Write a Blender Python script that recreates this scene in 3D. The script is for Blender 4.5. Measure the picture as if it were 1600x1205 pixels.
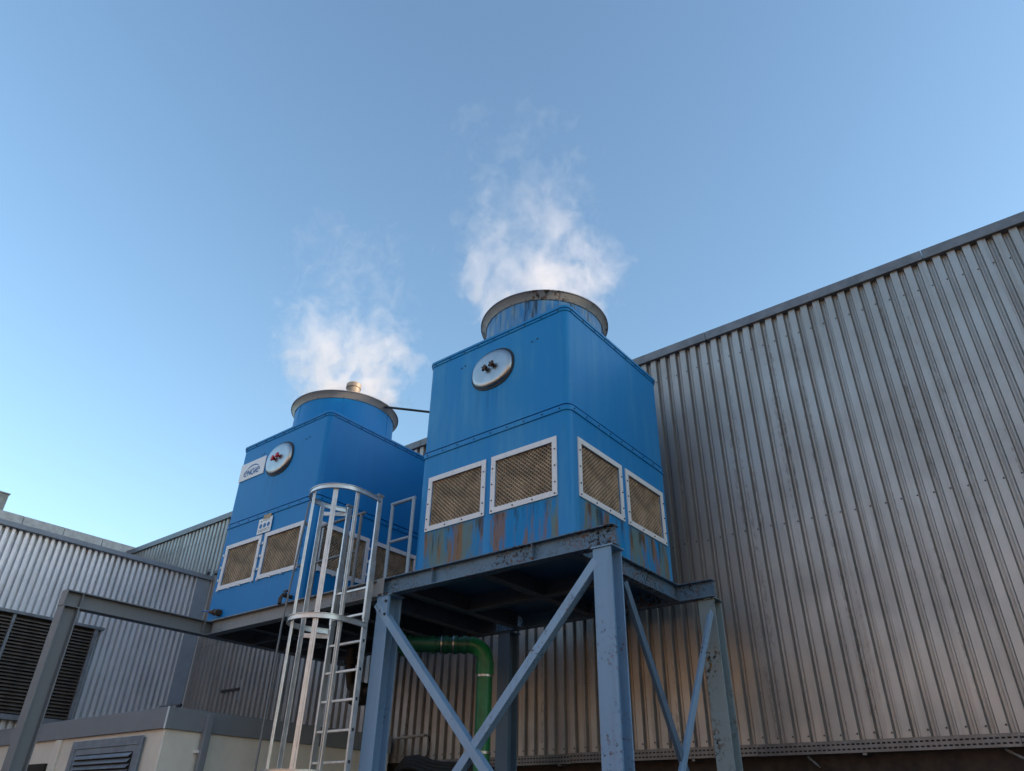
import bpy, math, random
from mathutils import Vector, Matrix

for o in list(bpy.data.objects):
    bpy.data.objects.remove(o)
SC = bpy.context.scene
COL = SC.collection
H = 1.6                       # eye height above the yard; all z below are measured from the eye
rnd = random.Random(7)

# ------------------------------------------------------------------ camera
YAW, PITCH, ROLL = (math.radians(a) for a in (38.917, 31.566, 1.231))
fw = Vector((-math.sin(YAW) * math.cos(PITCH), math.cos(YAW) * math.cos(PITCH), math.sin(PITCH)))
rt = Vector((math.cos(YAW), math.sin(YAW), 0)); up = rt.cross(fw)
rt2 = math.cos(ROLL) * rt + math.sin(ROLL) * up
up2 = -math.sin(ROLL) * rt + math.cos(ROLL) * up
cam_data = bpy.data.cameras.new('camera')
cam_data.sensor_width = 36; cam_data.lens = 25.321
cam_data.clip_start = 0.05; cam_data.clip_end = 2000
cam = bpy.data.objects.new('camera', cam_data)
M4 = Matrix((rt2, up2, -fw)).transposed().to_4x4(); M4.translation = (0, 0, H)
cam.matrix_world = M4
COL.objects.link(cam); SC.camera = cam

# ------------------------------------------------------------------ sky, sun, exposure
SUN_EL, SUN_AZ = math.radians(11.0), math.radians(30)     # azimuth counted from +X towards +Y
world = bpy.data.worlds.new('World'); SC.world = world; world.use_nodes = True
wn = world.node_tree.nodes; wl = world.node_tree.links
bg = wn['Background']
sky = wn.new('ShaderNodeTexSky'); sky.sky_type = 'NISHITA'
sky.sun_disc = False
sky.sun_elevation = SUN_EL
sky.sun_rotation = math.pi / 2 - SUN_AZ
sky.altitude = 50; sky.air_density = 1.3; sky.dust_density = 0.7; sky.ozone_density = 2.6
wl.new(sky.outputs[0], bg.inputs[0]); bg.inputs[1].default_value = 0.15
sd = bpy.data.lights.new('sun', 'SUN'); sd.energy = 5.0; sd.angle = math.radians(0.53); sd.color = (1, 0.74, 0.52)
sun = bpy.data.objects.new('sun', sd); COL.objects.link(sun)
sdir = Vector((math.cos(SUN_EL) * math.cos(SUN_AZ), math.cos(SUN_EL) * math.sin(SUN_AZ), math.sin(SUN_EL)))
sun.rotation_euler = sdir.to_track_quat('Z', 'Y').to_euler(); sun.location = (30, 30, 30)
SC.view_settings.view_transform = 'Standard'; SC.view_settings.look = 'None'
SC.view_settings.gamma = 1; SC.view_settings.use_curve_mapping = False
SC.view_settings.exposure = 1.36
cy = SC.cycles
cy.use_denoising = True; cy.max_bounces = 8; cy.diffuse_bounces = 4; cy.glossy_bounces = 4
cy.volume_bounces = 2; cy.volume_step_rate = 0.3; cy.volume_max_steps = 256; cy.sample_clamp_indirect = 6

# ------------------------------------------------------------------ mesh helpers
class MB:
    def __init__(s): s.v = []; s.f = []
    def quad(s, a, b, c, d):
        n = len(s.v); s.v += [tuple(a), tuple(b), tuple(c), tuple(d)]; s.f.append((n, n + 1, n + 2, n + 3)); return s
    def box(s, x0, x1, y0, y1, z0, z1):
        n = len(s.v)
        s.v += [(x, y, z) for z in (z0, z1) for y in (y0, y1) for x in (x0, x1)]
        for q in ((0, 2, 3, 1), (4, 5, 7, 6), (0, 1, 5, 4), (2, 6, 7, 3), (0, 4, 6, 2), (1, 3, 7, 5)):
            s.f.append(tuple(n + i for i in q))
        return s
    def cbox(s, c, d):
        return s.box(c[0] - d[0] / 2, c[0] + d[0] / 2, c[1] - d[1] / 2, c[1] + d[1] / 2, c[2] - d[2] / 2, c[2] + d[2] / 2)
    def prism(s, prof, p0, p1, u, v, caps=True):
        """profile (a,b) polygon swept from p0 to p1, a along u, b along v"""
        p0, p1, u, v = Vector(p0), Vector(p1), Vector(u), Vector(v)
        n = len(s.v); k = len(prof)
        for p in (p0, p1):
            for a, b in prof: s.v.append(tuple(p + u * a + v * b))
        for i in range(k):
            j = (i + 1) % k; s.f.append((n + i, n + j, n + k + j, n + k + i))
        if caps: s.f.append(tuple(n + i for i in range(k))[::-1]); s.f.append(tuple(n + k + i for i in range(k)))
        return s
    def tube(s, pts, r, k=10, caps=True, closed=False):
        """round bar through the points; r is a number or one radius per point"""
        P = [Vector(p) for p in pts]; n = len(s.v); m = len(P)
        rr = r if isinstance(r, (list, tuple)) else [r] * m
        ref = None
        for i, p in enumerate(P):
            if closed: t = (P[(i + 1) % m] - P[i - 1]).normalized()
            else: t = (P[min(i + 1, m - 1)] - P[max(i - 1, 0)]).normalized()
            if ref is None:
                ref = t.orthogonal().normalized()
            ref = (ref - t * ref.dot(t)).normalized(); b = t.cross(ref)
            for j in range(k):
                a = 2 * math.pi * j / k
                s.v.append(tuple(p + (ref * math.cos(a) + b * math.sin(a)) * rr[i]))
        for i in range(m if closed else m - 1):
            i2 = (i + 1) % m
            for j in range(k):
                j2 = (j + 1) % k
                s.f.append((n + i * k + j, n + i * k + j2, n + i2 * k + j2, n + i2 * k + j))
        if caps and not closed:
            s.f.append(tuple(n + j for j in range(k))[::-1]); s.f.append(tuple(n + (m - 1) * k + j for j in range(k)))
        return s
    def lathe(s, c, prof, k=48, closed=False):
        """(radius, z) profile turned about the vertical through c"""
        n = len(s.v); m = len(prof)
        for r, z in prof:
            for j in range(k):
                a = 2 * math.pi * j / k
                s.v.append((c[0] + r * math.cos(a), c[1] + r * math.sin(a), c[2] + z))
        for i in range(m if closed else m - 1):
            i2 = (i + 1) % m
            for j in range(k):
                j2 = (j + 1) % k
                s.f.append((n + i * k + j, n + i * k + j2, n + i2 * k + j2, n + i2 * k + j))
        return s
    def ribbon(s, pts, wdir, w, nrm, th):
        """flat bar along pts; w wide along wdir, th thick along nrm (functions or vectors)"""
        n = len(s.v); m = len(pts)
        for i, p in enumerate(pts):
            p = Vector(p); W = Vector(wdir(i) if callable(wdir) else wdir); N = Vector(nrm(i) if callable(nrm) else nrm)
            for a, b in ((-.5, -.5), (.5, -.5), (.5, .5), (-.5, .5)): s.v.append(tuple(p + W * (a * w) + N * (b * th)))
        for i in range(m - 1):
            for j in range(4):
                j2 = (j + 1) % 4
                s.f.append((n + i * 4 + j, n + i * 4 + j2, n + i * 4 + 4 + j2, n + i * 4 + 4 + j))
        s.f.append((n + 3, n + 2, n + 1, n)); e = n + (m - 1) * 4; s.f.append((e, e + 1, e + 2, e + 3))
        return s
    def mesh(s, name, mat, org=(0, 0, 0), smooth=True):
        me = bpy.data.meshes.new(name)
        me.from_pydata([(x - org[0], y - org[1], z - org[2]) for x, y, z in s.v], [], s.f)
        me.validate(); me.update()
        if mat: me.materials.append(mat)
        if smooth:
            me.shade_smooth(); me.set_sharp_from_angle(angle=math.radians(38))
        return me

def link(name, data, parent=None, loc=(0, 0, 0)):
    o = bpy.data.objects.new(name, data); COL.objects.link(o); o.location = loc
    if parent: o.parent = parent
    return o
def thing(name, label, cat, org, group=None):
    o = link(name, None, None, (org[0], org[1], org[2] + H)); o.empty_display_size = .2
    o['label'] = label; o['category'] = cat; o['org'] = tuple(org)
    if group: o['group'] = group
    return o
def part(name, mb, mat, parent, bev=0, smooth=True, kind=None, label=None):
    """mesh part in eye-relative coordinates under an Empty (or under a part of it)"""
    root = parent
    while root.parent: root = root.parent
    o = link(name, mb.mesh(name, mat, tuple(root['org']), smooth), parent)
    if bev: bevel(o, bev)
    if kind: o['kind'] = kind
    if label: o['label'] = label
    return o
def bevel(o, w, seg=2):
    m = o.modifiers.new('bevel', 'BEVEL'); m.width = w; m.segments = seg; m.limit_method = 'ANGLE'; m.angle_limit = math.radians(40)
    m.harden_normals = False
def solo(name, mb, mat, label, cat, org, group=None, bev=0):
    o = link(name, mb.mesh(name, mat, org), None, (org[0], org[1], org[2] + H))
    o['label'] = label; o['category'] = cat; o['org'] = tuple(org)
    if group: o['group'] = group
    if bev: bevel(o, bev)
    return o
def struct(name, mb, mat, org=(0, 0, 0)):
    o = link(name, mb.mesh(name, mat, org), None, (org[0], org[1], org[2] + H)); o['kind'] = 'structure'; o['org'] = tuple(org); return o

def I_prof(h, b, tw, tf):
    """I section: height h along the first axis, flange b along the second"""
    h2, b2, t2 = h / 2, b / 2, tw / 2
    return [(-h2, -b2), (-h2, b2), (-h2 + tf, b2), (-h2 + tf, t2), (h2 - tf, t2), (h2 - tf, b2), (h2, b2), (h2, -b2),
            (h2 - tf, -b2), (h2 - tf, -t2), (-h2 + tf, -t2), (-h2 + tf, -b2)]
def L_prof(a, b, t): return [(0, 0), (a, 0), (a, t), (t, t), (t, b), (0, b)]
def rect(a, b): return [(-a / 2, -b / 2), (a / 2, -b / 2), (a / 2, b / 2), (-a / 2, b / 2)]
X, Y, Z = Vector((1, 0, 0)), Vector((0, 1, 0)), Vector((0, 0, 1))

# ------------------------------------------------------------------ materials
class NT:
    def __init__(s, name):
        s.m = bpy.data.materials.new(name); s.m.use_nodes = True
        s.t = s.m.node_tree; s.n = s.t.nodes; s.l = s.t.links; s.b = s.n['Principled BSDF']
    def put(s, sock, val):
        if isinstance(val, bpy.types.NodeSocket): s.l.new(val, sock)
        elif isinstance(val, (tuple, list)) and sock.type == 'RGBA' and len(val) == 3: sock.default_value = (*val, 1)
        else: sock.default_value = val
    def node(s, ty, props=None, **ins):
        nd = s.n.new(ty)
        for k, v in (props or {}).items(): setattr(nd, k, v)
        for k, v in ins.items():
            key = int(k[1:]) if k[0] == 'i' and k[1:].isdigit() else k.replace('_', ' ')
            s.put(nd.inputs[key], v)
        return nd
    def obj(s): return s.node('ShaderNodeTexCoord').outputs['Object']
    def sep(s, vec): return s.node('ShaderNodeSeparateXYZ', None, i0=vec).outputs
    def comb(s, x, y, z): return s.node('ShaderNodeCombineXYZ', None, i0=x, i1=y, i2=z).outputs[0]
    def math(s, op, a, b=0.0, c=0.0, clamp=False):
        nd = s.node('ShaderNodeMath', {'operation': op, 'use_clamp': clamp}, i0=a, i1=b, i2=c); return nd.outputs[0]
    def vmul(s, vec, k): return s.node('ShaderNodeVectorMath', {'operation': 'MULTIPLY'}, i0=vec, i1=k).outputs[0]
    def vadd(s, vec, k): return s.node('ShaderNodeVectorMath', {'operation': 'ADD'}, i0=vec, i1=k).outputs[0]
    def noise(s, vec, scale=5., detail=4., rough=.55, dist=0.):
        return s.node('ShaderNodeTexNoise', None, Vector=vec, Scale=scale, Detail=detail, Roughness=rough, Distortion=dist).outputs[0]
    def ramp(s, v, a, b, lo=0., hi=1.):
        return s.node('ShaderNodeMapRange', {'interpolation_type': 'SMOOTHSTEP'}, Value=v, From_Min=a, From_Max=b, To_Min=lo, To_Max=hi).outputs[0]
    def mix(s, f, a, b):
        nd = s.n.new('ShaderNodeMix'); nd.data_type = 'RGBA'
        s.put(nd.inputs[0], f); s.put(nd.inputs[6], a); s.put(nd.inputs[7], b); return nd.outputs[2]
    def rand(s): return s.node('ShaderNodeObjectInfo').outputs['Random']
    def bump(s, h, strength=.2, dist=.01):
        nd = s.node('ShaderNodeBump', None, Height=h, Strength=strength, Distance=dist); s.l.new(nd.outputs[0], s.b.inputs['Normal'])
    def out(s, col, rough, metal=0., spec=None):
        s.put(s.b.inputs['Base Color'], col); s.put(s.b.inputs['Roughness'], rough); s.put(s.b.inputs['Metallic'], metal)
        if spec is not None: s.put(s.b.inputs['Specular IOR Level'], spec)
        return s.m
def streak(t, vec, sx=9., sz=.5, scale=1., detail=4.):
    return t.noise(t.vmul(vec, (sx, sx, sz)), scale, detail, .6)

def cladding(name, base, rough, grime, metal=.85, ripple=.16):
    """weathered zinc sheet: vertical run-off streaks, blotches, faint ripples, a tone of its own per sheet"""
    t = NT(name); p = t.obj(); r = t.rand()
    p2 = t.vadd(p, t.comb(t.math('MULTIPLY', r, 40.), t.math('MULTIPLY', r, 17.), 0.))
    s1 = streak(t, p2, 14., .35); s2 = t.noise(p2, 1.3, 5., .6); s3 = t.noise(p2, 60., 2., .5)
    col = t.mix(t.ramp(s2, .3, .75), base, tuple(c * .82 for c in base))
    col = t.mix(t.math('MULTIPLY', t.ramp(s1, .52, .78), .38), col, grime)
    col = t.mix(t.math('MULTIPLY', r, .16), col, tuple(c * .7 for c in base))
    spots = t.ramp(t.noise(p2, 7., 3., .7), .69, .76)
    col = t.mix(t.math('MULTIPLY', spots, .45), col, grime)
    line = t.ramp(t.noise(t.vmul(p2, (11., 3., .16)), 1., 2., .5), .62, .68)
    mott = t.ramp(t.noise(t.vmul(p2, (1., 1., .45)), 26., 4., .7), .46, .60)
    col = t.mix(t.math('MULTIPLY', t.math('MULTIPLY', line, mott), .42), col, tuple(c * .55 for c in grime))
    rg = t.math('ADD', t.math('MULTIPLY', s2, .22), t.math('ADD', rough - .12, t.math('MULTIPLY', s3, .06)))
    t.bump(t.noise(t.vmul(p2, (1., 1., .35)), 3.2, 2., .5), ripple, .02)
    return t.out(col, rg, metal)

def paint(name, base, rough=.45, chip=.0, rust=(.16, .06, .02), under=(.02, .018, .016), fade=.25, chipscale=26., low=.62, run=.3):
    """old paint: fading, dark chips in clusters, rust runs"""
    t = NT(name); p = t.obj(); r = t.rand()
    p2 = t.vadd(p, t.comb(t.math('MULTIPLY', r, 13.), t.math('MULTIPLY', r, 7.), t.math('MULTIPLY', r, 3.)))
    f = t.noise(p2, 2.1, 5., .6); st = streak(t, p2, 11., .8)
    col = t.mix(t.ramp(f, .3, .72, 0., fade), base, tuple(min(1, c * .6 + .10) for c in base))
    col = t.mix(t.ramp(st, .5, .8, 0., .35), col, tuple(c * .55 for c in base))
    rgh = rough
    if chip:
        zone = t.ramp(t.noise(p2, 1.9, 3., .5), .62 - chip * .3, .78 - chip * .2)
        fine = t.ramp(t.noise(p2, chipscale, 5., .7), low - .06, low)
        m = t.math('MULTIPLY', zone, fine)
        run_ = t.math('MULTIPLY', t.ramp(streak(t, p2, 16., 1.1), .56, .72), t.math('MULTIPLY', zone, run))
        col = t.mix(run_, col, rust)
        tone = t.mix(t.ramp(t.noise(p2, 9., 2.), .45, .62), under, rust)
        col = t.mix(m, col, tone)
        rgh = t.math('ADD', rough, t.math('MULTIPLY', m, .35))
        t.bump(t.math('MULTIPLY', m, -1.), .5, .004)
    else:
        t.bump(t.noise(p2, 14., 3.), .06, .004)
    return t.out(col, rgh)

def plain(name, col, rough=.5, metal=0., var=.18, scale=6., bump=.05):
    t = NT(name); p = t.obj(); f = t.noise(p, scale, 5., .6)
    c = t.mix(t.ramp(f, .3, .7), tuple(x * (1 - var) for x in col), tuple(min(1, x * (1 + var)) for x in col))
    t.bump(t.noise(p, scale * 9, 3.), bump, .004)
    return t.out(c, t.math('ADD', rough - .06, t.math('MULTIPLY', f, .12)), metal)

def casing_paint(name, base, chalk, stains, rough):
    """gel-coated blue casing: chalky vertical fading, soft waviness, and run-off stains below the intake grilles"""
    t = NT(name); p = t.obj(); x, y, z = t.sep(p)
    s1 = streak(t, p, 5., .45); s2 = t.noise(p, .9, 4., .5); s3 = streak(t, p, 22., .9)
    col = t.mix(t.math('MULTIPLY', t.ramp(s1, .36, .72), t.ramp(s2, .25, .7)), base, chalk)
    col = t.mix(t.ramp(s3, .55, .8, 0., .35), col, tuple(c * .55 for c in base))
    rg = t.math('ADD', rough, t.math('MULTIPLY', s1, .16))
    if stains:
        u = t.math('MINIMUM', t.math('ABSOLUTE', x), t.math('ABSOLUTE', y))
        below = t.ramp(z, .46, .49, 1., 0.)
        inpan = t.math('MULTIPLY', t.ramp(u, .03, .07), t.ramp(u, .94, .99, 1., 0.))
        zone = t.math('MULTIPLY', below, inpan)
        hv = t.vmul(p, (1., 1., .10))
        q = t.noise(hv, 6.5, 4., .65); q2 = t.noise(t.vadd(hv, (5., 3., 1.)), 8., 4., .65); q3 = t.noise(t.vadd(hv, (1., 9., 2.)), 5., 3., .6)
        ragged = t.math('MULTIPLY_ADD', t.noise(t.vmul(p, (14., 14., 3.)), 1., 4.), .5, -.25)
        col = t.mix(t.math('MULTIPLY', zone, .75), col, (.003, .205, .50))
        col = t.mix(t.math('MULTIPLY', zone, t.ramp(t.math('ADD', q3, ragged), .42, .62, 0., .85)), col, (.14, .20, .16))
        col = t.mix(t.math('MULTIPLY', zone, t.ramp(t.math('ADD', q, ragged), .43, .60, 0., .8)), col, (.24, .115, .035))
        topw = t.ramp(z, .0, .45, -.10, .06)
        col = t.mix(t.math('MULTIPLY', zone, t.ramp(t.math('ADD', t.math('ADD', q2, topw), ragged), .54, .72, 0., .75)), col, (.014, .017, .02))
        rg = t.math('ADD', rg, t.math('MULTIPLY', zone, .25))
    hx_ = t.math('MULTIPLY', t.ramp(t.math('ABSOLUTE', x), .22, .34, 1., 0.), t.ramp(y, -1.08, -1.0, 1., 0.))
    hz_ = t.math('MULTIPLY', t.ramp(z, 1.55, 2.2), t.ramp(z, 2.30, 2.35, 1., 0.))
    dr_ = t.ramp(t.noise(t.vmul(p, (19., 1., .35)), 1., 4., .65), .5, .68, 0., .5)
    col = t.mix(t.math('MULTIPLY', t.math('MULTIPLY', hx_, hz_), dr_), col, tuple(c * .45 for c in base))
    t.bump(t.math('ADD', t.noise(p, 1.6, 2.), t.math('MULTIPLY', s3, .04)), .10, .05)
    return t.out(col, rg, 0., .32)

MAT = {}
MAT['blue_old'] = casing_paint('blue_casing_faded', (.004, .205, .52), (.050, .280, .54), True, .38)
MAT['blue_new'] = casing_paint('blue_casing_deep', (.000, .185, .50), (.004, .215, .53), False, .40)
MAT['clad'] = cladding('zinc_cladding', (.43, .42, .41), .50, (.21, .17, .14))
MAT['clad_left'] = cladding('pale_cladding', (.76, .78, .83), .38, (.46, .47, .51), .30, .05)
MAT['flash'] = plain('grey_flashing', (.16, .175, .20), .45, .2)
MAT['fascia_far'] = plain('far_fascia', (.33, .35, .37), .5, .2)
MAT['trim'] = plain('blue_grey_trim', (.24, .29, .36), .45, .1, .06)
MAT['galv'] = paint('galvanised_steel', (.17, .185, .205), .5, .12, fade=.4)
MAT['deckbeam'] = paint('weathered_beam', (.24, .25, .26), .55, .45, fade=.5, run=.5)
MAT['steel'] = paint('blue_grey_paint', (.165, .30, .47), .42, .35)
MAT['steel_brace'] = paint('pale_blue_brace', (.21, .35, .52), .42, .3)
MAT['steel_beam'] = paint('flaking_blue_paint', (.080, .165, .26), .48, 1.0, chipscale=30., low=.56, run=.6)
MAT['steel_green'] = paint('green_stained_paint', (.19, .27, .31), .55, .60, rust=(.17, .10, .03), chipscale=20., low=.57, run=.9, fade=.6)
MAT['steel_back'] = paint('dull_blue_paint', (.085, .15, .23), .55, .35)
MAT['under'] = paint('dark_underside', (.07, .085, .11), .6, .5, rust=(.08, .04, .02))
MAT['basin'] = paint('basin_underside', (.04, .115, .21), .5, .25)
MAT['alu'] = plain('ladder_aluminium', (.62, .62, .62), .42, .8, .12, 9., .03)
MAT['tube'] = paint('grey_blue_tube', (.25, .33, .42), .42, .05)
MAT['white'] = paint('white_frame', (.74, .74, .76), .45, .05, fade=.12, under=(.2, .17, .14), rust=(.3, .18, .1))
MAT['tan'] = plain('tan_infill', (.46, .36, .26), .7, 0., .3, 5.)
MAT['dark'] = plain('dark_inside', (.022, .017, .013), .8)
MAT['bolt'] = plain('dark_bolt', (.05, .05, .055), .5, .6)
MAT['steelbright'] = plain('stainless', (.38, .385, .40), .36, 1., .1, 5., .02)
MAT['rubber'] = plain('black_rubber', (.012, .012, .013), .6)
MAT['red'] = plain('red_knob', (.42, .015, .02), .35)
MAT['rustknob'] = plain('rusty_knob', (.07, .045, .03), .6, .3, .4, 30.)
MAT['green'] = plain('green_pipe_plastic', (.005, .15, .048), .42, 0., .25, 7.)
MAT['greendark'] = plain('green_fitting_plastic', (.006, .085, .05), .42, 0., .25, 7.)
MAT['cream'] = plain('cream_render', (.70, .66, .59), .9, 0., .06, 3., .25)
MAT['fascia'] = plain('annexe_fascia', (.21, .23, .26), .5, .1, .05, 2.)
MAT['door'] = plain('annexe_door', (.19, .23, .28), .45, .1)
MAT['louvre'] = plain('louvre_slat', (.11, .095, .085), .5, .3)
MAT['louvreframe'] = plain('louvre_frame', (.17, .19, .22), .5, .2)
MAT['tray'] = plain('tray_zinc', (.15, .158, .17), .45, .7)
MAT['plinth'] = plain('plinth_brick', (.035, .025, .02), .85, 0., .4, 8., .3)
MAT['asphalt'] = plain('asphalt', (.055, .053, .05), .85, 0., .25, 3., .3)
MAT['roofing'] = plain('roof_membrane', (.12, .12, .125), .8)
MAT['facade'] = plain('sand_facade', (.54, .39, .26), .85, 0., .12, .6, .1)
MAT['signwhite'] = plain('sign_white', (.74, .75, .77), .4, 0., .04)
MAT['signblue'] = plain('sign_blue', (.006, .10, .33), .4, 0., .05)
MAT['tape'] = plain('brown_tape', (.42, .31, .18), .6)
MAT['concrete'] = plain('pale_concrete', (.27, .275, .27), .8, 0., .2)
MAT['motor'] = plain('grey_motor', (.22, .19, .16), .5, .2)
MAT['ring'] = paint('zinc_ring', (.20, .215, .22), .5, .9, rust=(.10, .06, .04), fade=.4, chipscale=14., low=.56)

MAT['ring_pale'] = paint('pale_zinc_ring', (.25, .26, .265), .42, .1, rust=(.2, .15, .11), fade=.4)
# ------------------------------------------------------------------ ground and the big factory wall
struct('ground', MB().quad((-300, -300, -H), (300, -300, -H), (300, 300, -H), (-300, 300, -H)), MAT['asphalt'])

D = 8.8                        # distance of the long wall
PIT = .0192 * D                # rib pitch
ZR, ZT = .7423 * (D - .1) - .125, .0965 * D  # eaves, foot of the sheets
NR = 6                         # ribs in a sheet
XW0, XW1 = -21.3, 33.2
fac = thing('factory_building', 'long grey corrugated metal factory wall rising behind the blue towers', 'building', (-3, D, -H))
def rib_sheet(pitch, crown, web, depth, n, z0, z1, lap, nz=1):
    """n ribs of trapezoid sheet along +x from 0, crowns towards -y, drawn as a thin folded skin"""
    prof = []
    for i in range(n):
        b = i * pitch
        prof += [(b, -depth), (b + crown, -depth), (b + crown + web, 0)]
        v = pitch - crown - 2 * web
        prof += [(b + crown + web + v * .36, 0), (b + crown + web + v * .44, -depth * .12), (b + crown + web + v * .56, -depth * .12), (b + crown + web + v * .64, 0)]
        prof += [(b + pitch - web, 0)]
    b = n * pitch
    prof += [(b, -depth), (b + lap, -depth)]
    m = MB()
    for zi in range(nz + 1):
        z = z0 + (z1 - z0) * zi / nz
        for i, (x, y) in enumerate(prof):
            m.v.append((x, y - (.0035 if i >= len(prof) - 2 else 0), z))
    k = len(prof)
    for zi in range(nz):
        for i in range(k - 1): m.f.append((zi * k + i, zi * k + i + 1, zi * k + k + i + 1, zi * k + k + i))
    return m
CROWN, WEB, DEP = PIT * .51, PIT * .09, .056
sheet = rib_sheet(PIT, CROWN, WEB, DEP, NR, ZT - .02, ZR - .02, CROWN * .7).mesh('cladding_panel', MAT['clad'], (0, 0, 0), False)
x0r = .0725 * D - PIT * 200
nW = 0; i = 0
rib_x = []
while True:
    x = x0r + i * PIT * NR; i += 1
    if x < XW0 - .8: continue
    if x > XW1: break
    o = link('cladding_panel', sheet, fac, (x - fac['org'][0], rnd.uniform(-.002, .002), H)); nW += 1
    rib_x += [x + k * PIT for k in range(NR)]
x_end = rib_x[-1] + PIT
# eaves flashing in lengths, with a soffit lip
x = XW0
while x < x_end - .2:
    x2 = min(x + 3.0, x_end)
    m = MB().prism([(-.10, .0), (.25, .0), (.25, .02), (-.085, .02), (-.085, .16), (-.10, .16)], (x + .004, D, ZR), (x2 - .004, D, ZR), Y, Z)
    m2 = MB().prism([(-.1, -.02), (.22, -.02), (.22, .125), (-.1, .125)], (x + .003, D, ZR), (x2 - .003, D, ZR), Y, Z)
    part('eaves_flashing', m2, MAT['flash'], fac, .006)
    x = x2
part('backing_wall', MB().box(XW0, x_end, D + .01, D + .3, ZT - .1, ZR - .03), MAT['dark'], fac)
part('roof', MB().prism([(.2, .05), (16, 7.0), (32, .05)], (XW0, D, ZR), (x_end, D, ZR), Y, Z), MAT['roofing'], fac)  # unseen roof; ridge height and length shaped to keep sun off the towers
part('shade_block', MB().box(1, 16.5, D + 14, D + 18, ZR + 5, 14.9), MAT['roofing'], fac)  # unseen block added to keep direct sun off the far hall
# brick plinth, real courses near the frame's bottom edge
part('plinth_wall', MB().box(XW0, x_end, D + .05, D + .3, -H, ZT - .11), MAT['plinth'], fac)
# screws
m = MB()
for k, x in enumerate(rib_x):
    for zz in (ZR - .42, ZR - 3.05, ZT + .06):
        for dx in (CROWN * .86,):
            if x < -20 or x > 6: continue
            xx, z_ = x + dx, zz + rnd.uniform(-.012, .012)
            m.lathe_y = None
            n = len(m.v)
            for r_, yy in ((.010, D - DEP), (.010, D - DEP - .006), (.005, D - DEP - .009)):
                for a in range(6): m.v.append((xx + r_ * math.cos(a * math.pi / 3), yy, z_ + r_ * math.sin(a * math.pi / 3)))
            for l in (0, 1):
                for a in range(6): m.f.append((n + l * 6 + a, n + l * 6 + (a + 1) % 6, n + l * 6 + 6 + (a + 1) % 6, n + l * 6 + 6 + a))
            m.f.append(tuple(n + 12 + a for a in range(6)))
part('screws', m, MAT['bolt'], fac, kind='stuff')
part('corner_trim', MB().box(-16.02, -15.93, D - .05, D - .037, .2, 4.85), MAT['signwhite'], fac)

# perforated cable tray along the foot of the sheets
tray = thing('cable_tray', 'perforated zinc cable tray running along the foot of the long wall', 'cable tray', (-3, D - .12, ZT))
def tray_mesh(L):
    m = MB(); yF = D - .13; p = .05; n = int(L / p); zs = [ZT - .115, ZT - .093, ZT - .078, ZT - .052, ZT - .037, ZT - .012]
    zs = [ZT - .125, ZT - .10, ZT - .084, ZT - .054, ZT - .038, ZT - .010]
    for i in range(n):
        xa, xb, xc = i * p, i * p + .032, (i + 1) * p
        for j in range(5):
            if j in (1, 3):
                sh = 0
                m.quad((xb, yF, zs[j]), (xc, yF, zs[j]), (xc, yF, zs[j + 1]), (xb, yF, zs[j + 1]))
            else:
                m.quad((xa, yF, zs[j]), (xc, yF, zs[j]), (xc, yF, zs[j + 1]), (xa, yF, zs[j + 1]))
    m.prism(rect(.10, .003), (0, yF + .052, zs[0] + .002), (L, yF + .052, zs[0] + .002), Y, Z)
    m.prism(rect(.014, .004), (0, yF + .004, zs[5]), (L, yF + .004, zs[5]), Y, Z)
    return m
tm = tray_mesh(2.5).mesh('tray_section', MAT['tray'], (0, tray['org'][1], tray['org'][2]), False)
for k in range(7):
    link('tray_section', tm, tray, (-8.4 + k * 2.505 + 3, rnd.uniform(-.003, .003), rnd.uniform(-.004, .004)))
for k in range(9):
    xx = -8.0 + k * 1.9
    part('bracket', MB().box(xx, xx + .04, D - .12, D + .06, ZT - .15, ZT - .128), MAT['tray'], tray)
# loose scraps hanging out of the joint under the sheets
for xx, s_, in ((-1.05, 1.), (-2.9, .7)):
    pts = [(xx + .035 * q * s_, D + .0 - .006 * q, ZT - .135 - .022 * q) for q in range(6)]
    solo('insulation_scrap', MB().tube(pts, [.012, .016, .010, .015, .008, .003], 7), MAT['galv'],
         'thin grey loose strip hanging below the cable tray, ' + ('near the photo edge' if xx > -2 else 'nearer the rusty column'), 'scrap', (xx, D, ZT - .3), 'scraps under the cable tray')

# unseen sunlit hall, added for its warm reflection in the zinc sheets
hall = thing('opposite_hall', 'unseen sand-coloured hall across the yard, added for its warm reflection', 'building', (-5, -36, -H))
part('wall', MB().box(-70, 60, -46, -34, -H, 11.5), MAT['facade'], hall)
part('roof', MB().box(-70.3, 60.3, -46.3, -33.7, 11.5, 11.8), MAT['roofing'], hall)
for k in range(16):
    part('window', MB().box(-66 + k * 8, -63 + k * 8, -34.02, -33.95, 2.2, 4.2), MAT['rubber'], hall)

# ------------------------------------------------------------------ low hall at the left
XL = -1.827 * D
lh = thing('side_hall', 'pale ribbed metal side hall with a large dark louvre', 'building', (XL, 4, -H))
PL = .0139 * D
def sheet_yz(pitch, crown, web, depth, n, z0, z1, mat, name):
    src = rib_sheet(pitch, crown, web, depth, n, z0, z1, crown * .6)
    m = MB(); m.v = [(-y, x, z) for x, y, z in src.v]; m.f = [f[::-1] for f in src.f]
    # mirrored so that the crowns look towards +x
    return m.mesh(name, mat, (0, 0, 0), False)
ZG = .549 * D
sl = sheet_yz(PL, PL * .48, PL * .04, .105, 8, .2, ZG - .03, MAT['clad_left'], 'cladding_panel')
y = 8.36 - 8 * PL
while y > -5:
    link('cladding_panel', sl, lh, (rnd.uniform(-.002, .002), y - 4, H)); y -= 8 * PL
part('backing_wall', MB().box(XL - .3, XL - .01, -5.5, D - .08, -H, ZG), MAT['dark'], lh)
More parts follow.
